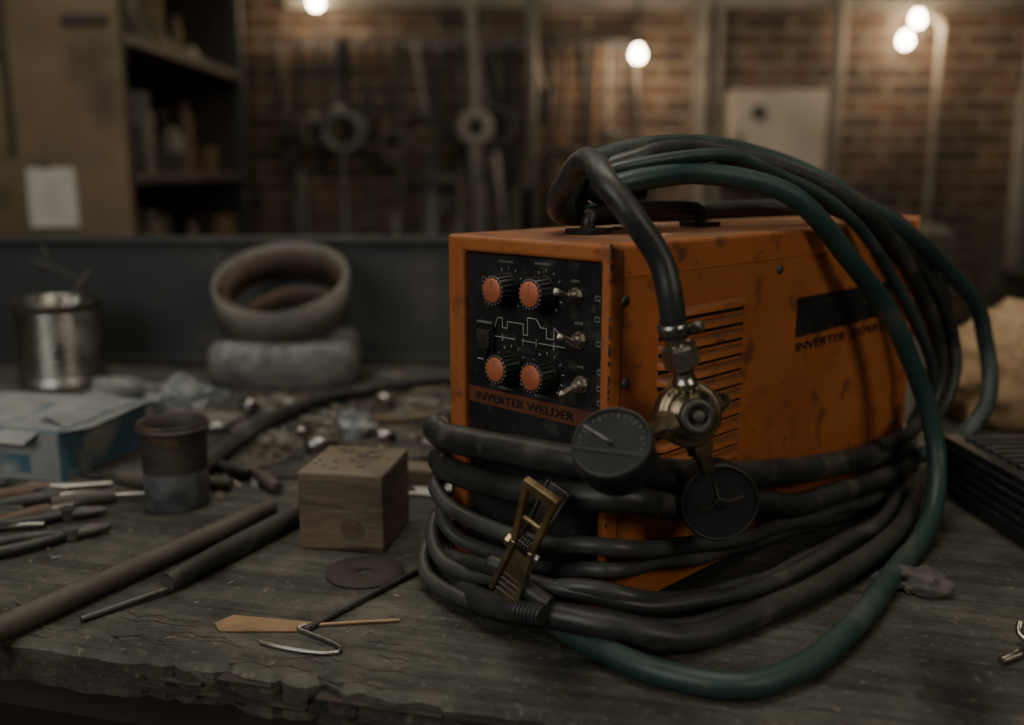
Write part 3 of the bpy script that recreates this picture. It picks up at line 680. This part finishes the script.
b.add([(-.66,1.66,.002),(-.52,1.63,.003),(-.49,1.72,.010),(-.62,1.77,.004)],[(0,1,2,3)],'roll'); o=b.obj('sandpaper_sheet'); sm=o.modifiers.new('s','SOLIDIFY'); sm.thickness=.001
b=MB(); b.add([(-.155,1.30,.003),(-.075,1.275,.004),(-.045,1.36,.016),(-.14,1.38,.012)],[(0,1,2,3)],'paper'); o=b.obj('paper_scrap'); sm=o.modifiers.new('s','SOLIDIFY'); sm.thickness=.001
b=MB(); b.lathe([(.028,0),(.030,.004),(.030,.07),(.022,.085),(.012,.095),(.012,.115),(.0001,.116)],(-.80,1.80,.031),(.9,.3,0),'film',28); b.obj('plastic_bottle')
b=MB()
o=Vector((.470,.832,.0))
b.cyl(o+Vector((-.018,-.010,.004)),o+Vector((.022,.012,.006)),.0035,'nickel',12)
for k in range(10): b.lathe([(.0035,0),(.0045,.001),(.0035,.002)],o+Vector((-.016+.0022*k,-.009+.0012*k,.004)),(.040,.022,.002),'nickel',10)
b.lathe([(.008,0),(.008,.007)],o+Vector((.020,.011,.006)),(.040,.022,.002),'nickel',6,smooth=False)
b.tube([o+Vector((.024,.013,.007)),o+Vector((.018,.028,.012)),o+Vector((.022,.036,.02))],.003,'nickel'); b.tube([o+Vector((.024,.013,.007)),o+Vector((.034,.0,.012)),o+Vector((.040,-.006,.02))],.003,'nickel')
b.obj('wing_bolt')
b=MB(); Q=T(.622,.95,0,math.radians(3))
b.box((0,0,.008),(.42,.36,.085),'black',Q)
for k in range(16): b.box((.02,.012+k*.021,.085),(.40,.022+k*.021,.089),'black',Q)
for k in range(5): b.box((-.003,.02,.02+k*.0125),(0,.34,.026+k*.0125),'panel',Q)
for x in (.02,.37):
    for y in (.02,.31): b.box((x,y,0),(x+.03,y+.03,.01),'black',Q)
b.obj('battery_charger',None,.003,2)
blob('burlap_sack',(.985,1.72,0),(.215,.12,.140),'ply',.16,14,sub=5,sd=2)
b=MB()
b.box((0,0,0),(.40,.14,.045),'dsteel',T(.86,1.43,.0,-.1)); b.box((0.02,0.01,.045),(.38,.12,.060),'scrap',T(.86,1.43,.0,-.05)); b.obj('steel_plate_stack',None,.003,1)

# ------------------------------------------------------------------ room
XL,XR,YB,YF,ZF,ZC=-3.6,3.6,5.0,-2.2,-.85,2.1
def slab(name,lo,hi,mk):
    b=MB(); b.box(lo,hi,mk); return b.obj(name)
slab('floor',(XL,YF,ZF-.1),(XR,YB,ZF),'floor')
slab('ceiling',(XL,YF,ZC),(XR,YB,ZC+.1),'ceil')
slab('wall_back',(XL,YB,ZF),(XR,YB+.1,ZC),'brick')
slab('wall_left',(XL-.1,YF,ZF),(XL,YB,ZC),'plaster')
slab('wall_right',(XR,YF,ZF),(XR+.1,YB,ZC),'plaster')
slab('wall_front',(XL,YF-.1,ZF),(XR,YF,ZC),'plaster')

sc=empty('shelf_cabinet')
b=MB()
b.box((-2.7,3.20,-.85),(-1.25,3.23,1.55),'cab')
b.box((-2.7,3.23,-.85),(-1.95,4.66,1.55),'cabd')
b.box((-1.30,4.62,-.85),(-1.245,4.68,1.55),'ledge'); b.box((-1.95,4.64,-.85),(-1.30,4.66,1.55),'cabd')
b.box((-1.29,3.23,-.85),(-1.25,3.26,1.55),'cabd')
for z_ in (-.4,.0,.40,.85,1.30): b.box((-1.95,3.23,z_),(-1.25,4.62,z_+.035),'handle')
b.box((-2.0,3.185,.80),(-1.62,3.20,.83),'cabd'); b.box((-1.62,3.185,.5),(-1.60,3.20,1.3),'cabd'); b.box((-1.42,3.188,.90),(-1.27,3.20,.93),'cabd')
b.obj('cabinet_body',sc,.003,1)
b=MB()
random.seed(11)
for z_,mx in ((.035,.26),(.435,.32),(.885,.32)):
    for row in (0,.2):
        y=3.28
        while y<4.45:
            w_=random.uniform(.04,.13); h=random.uniform(.06,mx); dx=random.uniform(0,.10)+row; mk=random.choice(['handle','cabd','scrap','brownh','scrap','dsteel','cab','pale'])
            q=random.random()
            if q<.4: b.lathe([(w_/2,0),(w_/2,h*.8),(w_*.3,h*.9),(w_*.3,h)],(-1.38-dx,y+w_/2,z_),(0,0,1),mk,16)
            elif q<.6: b.lathe([(.02,-.03),(w_*.5,-.03),(w_*.5,.03),(.02,.03)],(-1.36-dx,y+w_/2,z_+w_*.5),(1,random.uniform(-.4,.4),.1),mk,18)
            else: b.box((-.14,0,0),(0,w_,h),mk,T(-1.30-dx,y,z_,random.uniform(-.4,.4),random.uniform(-.15,.15)))
            y+=w_+.01
b.obj('shelf_clutter',sc)
b=MB(); b.box((-1.575,3.190,.265),(-1.42,3.199,.455),'paper'); b.box((-1.53,3.187,.455),(-1.50,3.199,.475),'dsteel'); b.obj('notice_paper')
b=MB(); random.seed(5)
b.box((-1.15,4.86,1.02),(.6,4.90,1.06),'dsteel')
x=-1.12
while x<.62:
    l=random.uniform(.25,1.0); r_=random.uniform(.007,.026); y_=4.74+random.random()*.10
    b.cyl((x,y_,1.04),(x+random.uniform(-.07,.07),y_,1.04-l),r_,random.choice(['dsteel','cabd','handle','dsteel','black','ledge','brownh','pale' if random.random()<.6 else 'black']),8)
    if random.random()<.6:
        c=Vector((x,y_-.03,1.04-l*random.uniform(.5,1)-.05)); rr=random.uniform(.04,.11)
        ring=[c+Vector((rr*math.cos(a*math.pi/8),0,rr*math.sin(a*math.pi/8))) for a in range(17)]
        b.tube(ring,random.uniform(.012,.034),random.choice(['dsteel','black','cabd','handle','ledge']),raw=True,n=8)
    x+=random.uniform(.03,.08)
b.cyl((-.21,4.62,1.9),(-.17,4.62,.67),.022,'pale',12); 
ring=[Vector((-.17+.06*math.cos(a*math.pi/8),4.60,.64+.06*math.sin(a*math.pi/8))) for a in range(17)]
b.tube(ring,.026,'pale',raw=True,n=8)
b.cyl((-.165,4.62,.6),(-.12,4.62,.1),.03,'dsteel',12)
ring=[Vector((-.78+.085*math.cos(a*math.pi/8),4.60,.62+.085*math.sin(a*math.pi/8))) for a in range(17)]
b.tube(ring,.040,'dsteel',raw=True,n=8)
b.cyl((-.78,4.62,1.04),(-.78,4.62,.70),.018,'black',10)
b.cyl((.09,4.65,1.9),(.09,4.65,.1),.030,'dsteel',12)
b.obj('hanging_tool_rack')
b=MB()
b.box((-1.0,4.0,-.85),(.75,4.45,-.10),'cabd')
b.box((-1.05,3.95,-.10),(.8,4.5,-.05),'handle')
random.seed(3)
for k in range(34):
    x=random.uniform(-1.0,.65); h=random.uniform(.12,.62); w_=random.uniform(.04,.11)
    q=random.random()
    if q<.25: b.box((x,4.1,-.05),(x+w_,4.25,-.05+h*.7),random.choice(['cabd','black','handle']))
    elif q<.6: b.cyl((x,4.2,-.05),(x+random.uniform(-.12,.12),4.3,-.05+h),w_*.22,random.choice(['dsteel','cabd','handle','pale']),10)
    else: b.lathe([(w_*.6,0),(w_*.6,h*.5),(w_*.3,h*.6),(w_*.25,h),(w_*.4,h+.03)],(x,4.3,-.05),(0,0,1),random.choice(['cabd','black','dsteel','handle']),14)
b.obj('machinery_bench')
b=MB()
b.box((1.06,4.86,.38),(1.54,4.995,.83),'cream'); b.box((1.075,4.85,.395),(1.525,4.86,.815),'cream'); b.box((1.10,4.84,.56),(1.13,4.85,.62),'dsteel')
b.lathe([(.035,0),(.035,.01)],(1.20,4.85,.72),(0,-1,0),'black',14)
b.obj('electrical_panel',None,.006,2)
b=MB(); b.box((.90,4.9,-.85),(.96,4.995,2.1),'pale'); b.box((1.0,4.93,-.85),(1.03,4.995,2.1),'pale'); b.obj('steel_column')
b=MB(); b.cyl((1.60,4.93,-.85),(1.60,4.93,2.1),.030,'pale',16); b.obj('water_pipe')
b=MB(); b.cyl((2.40,4.6,-.85),(2.38,4.6,.80),.045,'pale',16); b.cyl((2.40,4.6,.80),(2.40,4.6,.84),.055,'dsteel',16); b.obj('steel_post')
b=MB(); b.box((2.55,4.8,-.85),(2.62,4.995,2.1),'pale'); b.obj('steel_column')
b=MB(); b.box((-1.1,4.92,1.22),(3.5,4.99,1.27),'pale'); b.obj('trim_1')
b=MB(); random.seed(9)
for k in range(44):
    x=random.uniform(.9,3.1); h=random.uniform(.4,1.15); w_=random.uniform(.05,.2); y=random.uniform(3.7,4.2)
    b.box((x,y,-.85),(x+w_,y+.2,-.85+h),random.choice(['cabd','black','dsteel','handle','ledge','cab','pale']))
b.obj('stacked_crates')
for i,(x,y,z_) in enumerate([(-.944,4.9,1.235),(.60,4.8,.985),(1.98,4.95,1.165),(1.90,4.88,1.058)]):
    e_=empty('pendant_bulb'); b=MB()
    b.lathe([(.014,.045),(.017,.036),(.027,.014),(.030,0),(.027,-.014),(.017,-.026),(.0001,-.030)],(x,y,z_),(0,0,1),'bulb',24); b.obj('glass_bulb',e_)
    b=MB(); b.lathe([(.018,.040),(.018,.080),(.006,.095)],(x,y,z_),(0,0,1),'black',16); b.cyl((x,y,z_+.095),(x,y,2.1),.004,'black',8); b.obj('cord',e_)
    L=bpy.data.lights.new('bulb_light','POINT'); L.energy=(3.5,6.5,5,3)[i]; L.color=(1,.74,.48); L.shadow_soft_size=.05
    lo=bpy.data.objects.new('bulb_light',L); lo.location=(x,y-.16,z_-.06); lo.parent=e_; col.objects.link(lo)
b=MB(); b.cyl((2.06,4.85,-.85),(2.06,4.85,1.13),.016,'pale',12); b.cyl((2.06,4.85,1.13),(1.98,4.92,1.22),.012,'pale',10); b.obj('lamp_pole')

# ------------------------------------------------------------------ lights
def area(name,loc,tgt,sx,sy,en,c):
    L=bpy.data.lights.new(name,'AREA'); L.shape='RECTANGLE'; L.size=sx; L.size_y=sy; L.energy=en; L.color=c
    o=bpy.data.objects.new(name,L); o.location=loc; d_=(Vector(tgt)-Vector(loc)); o.rotation_euler=d_.to_track_quat('-Z','Y').to_euler(); col.objects.link(o)
area('overhead_lamp',(.0,1.1,2.0),(.0,1.1,0),1.3,.9,15,(1,.95,.83))  # soft key over the bench for unseen overhead lamps; ceiling has no skylight
area('window_lamp',(-1.6,-.9,1.4),(.1,1.1,.2),1.6,1.3,23,(1,.98,.93))
area('right_fill',(2.0,-.8,1.6),(.4,1.1,.1),1.0,1.0,14,(1,.92,.78))  # unseen fill added from the right to lift the foreground
area('left_ceiling_lamp',(-1.0,2.3,2.0),(-1.2,2.9,.3),.9,.6,10,(1,.90,.74))
area('rear_dim_fill',(1.0,3.0,2.0),(.8,4.4,.4),1.6,.6,11,(1,.90,.74))  # unseen; added as general dim light for the back of the room
w=bpy.data.worlds.new('world'); scn.world=w; w.use_nodes=True
w.node_tree.nodes['Background'].inputs[0].default_value=(.05,.05,.048,1); w.node_tree.nodes['Background'].inputs[1].default_value=.5

# ------------------------------------------------------------------ camera
cd=bpy.data.cameras.new('camera'); cam=bpy.data.objects.new('camera',cd); col.objects.link(cam)
cam.location=(0,0,.45); cam.rotation_euler=(math.radians(90-11.3),0,0)
cd.lens=966/1024*36; cd.sensor_width=36; cd.clip_start=.02
cd.dof.use_dof=True; cd.dof.focus_distance=.98; cd.dof.aperture_fstop=1.9
scn.camera=cam
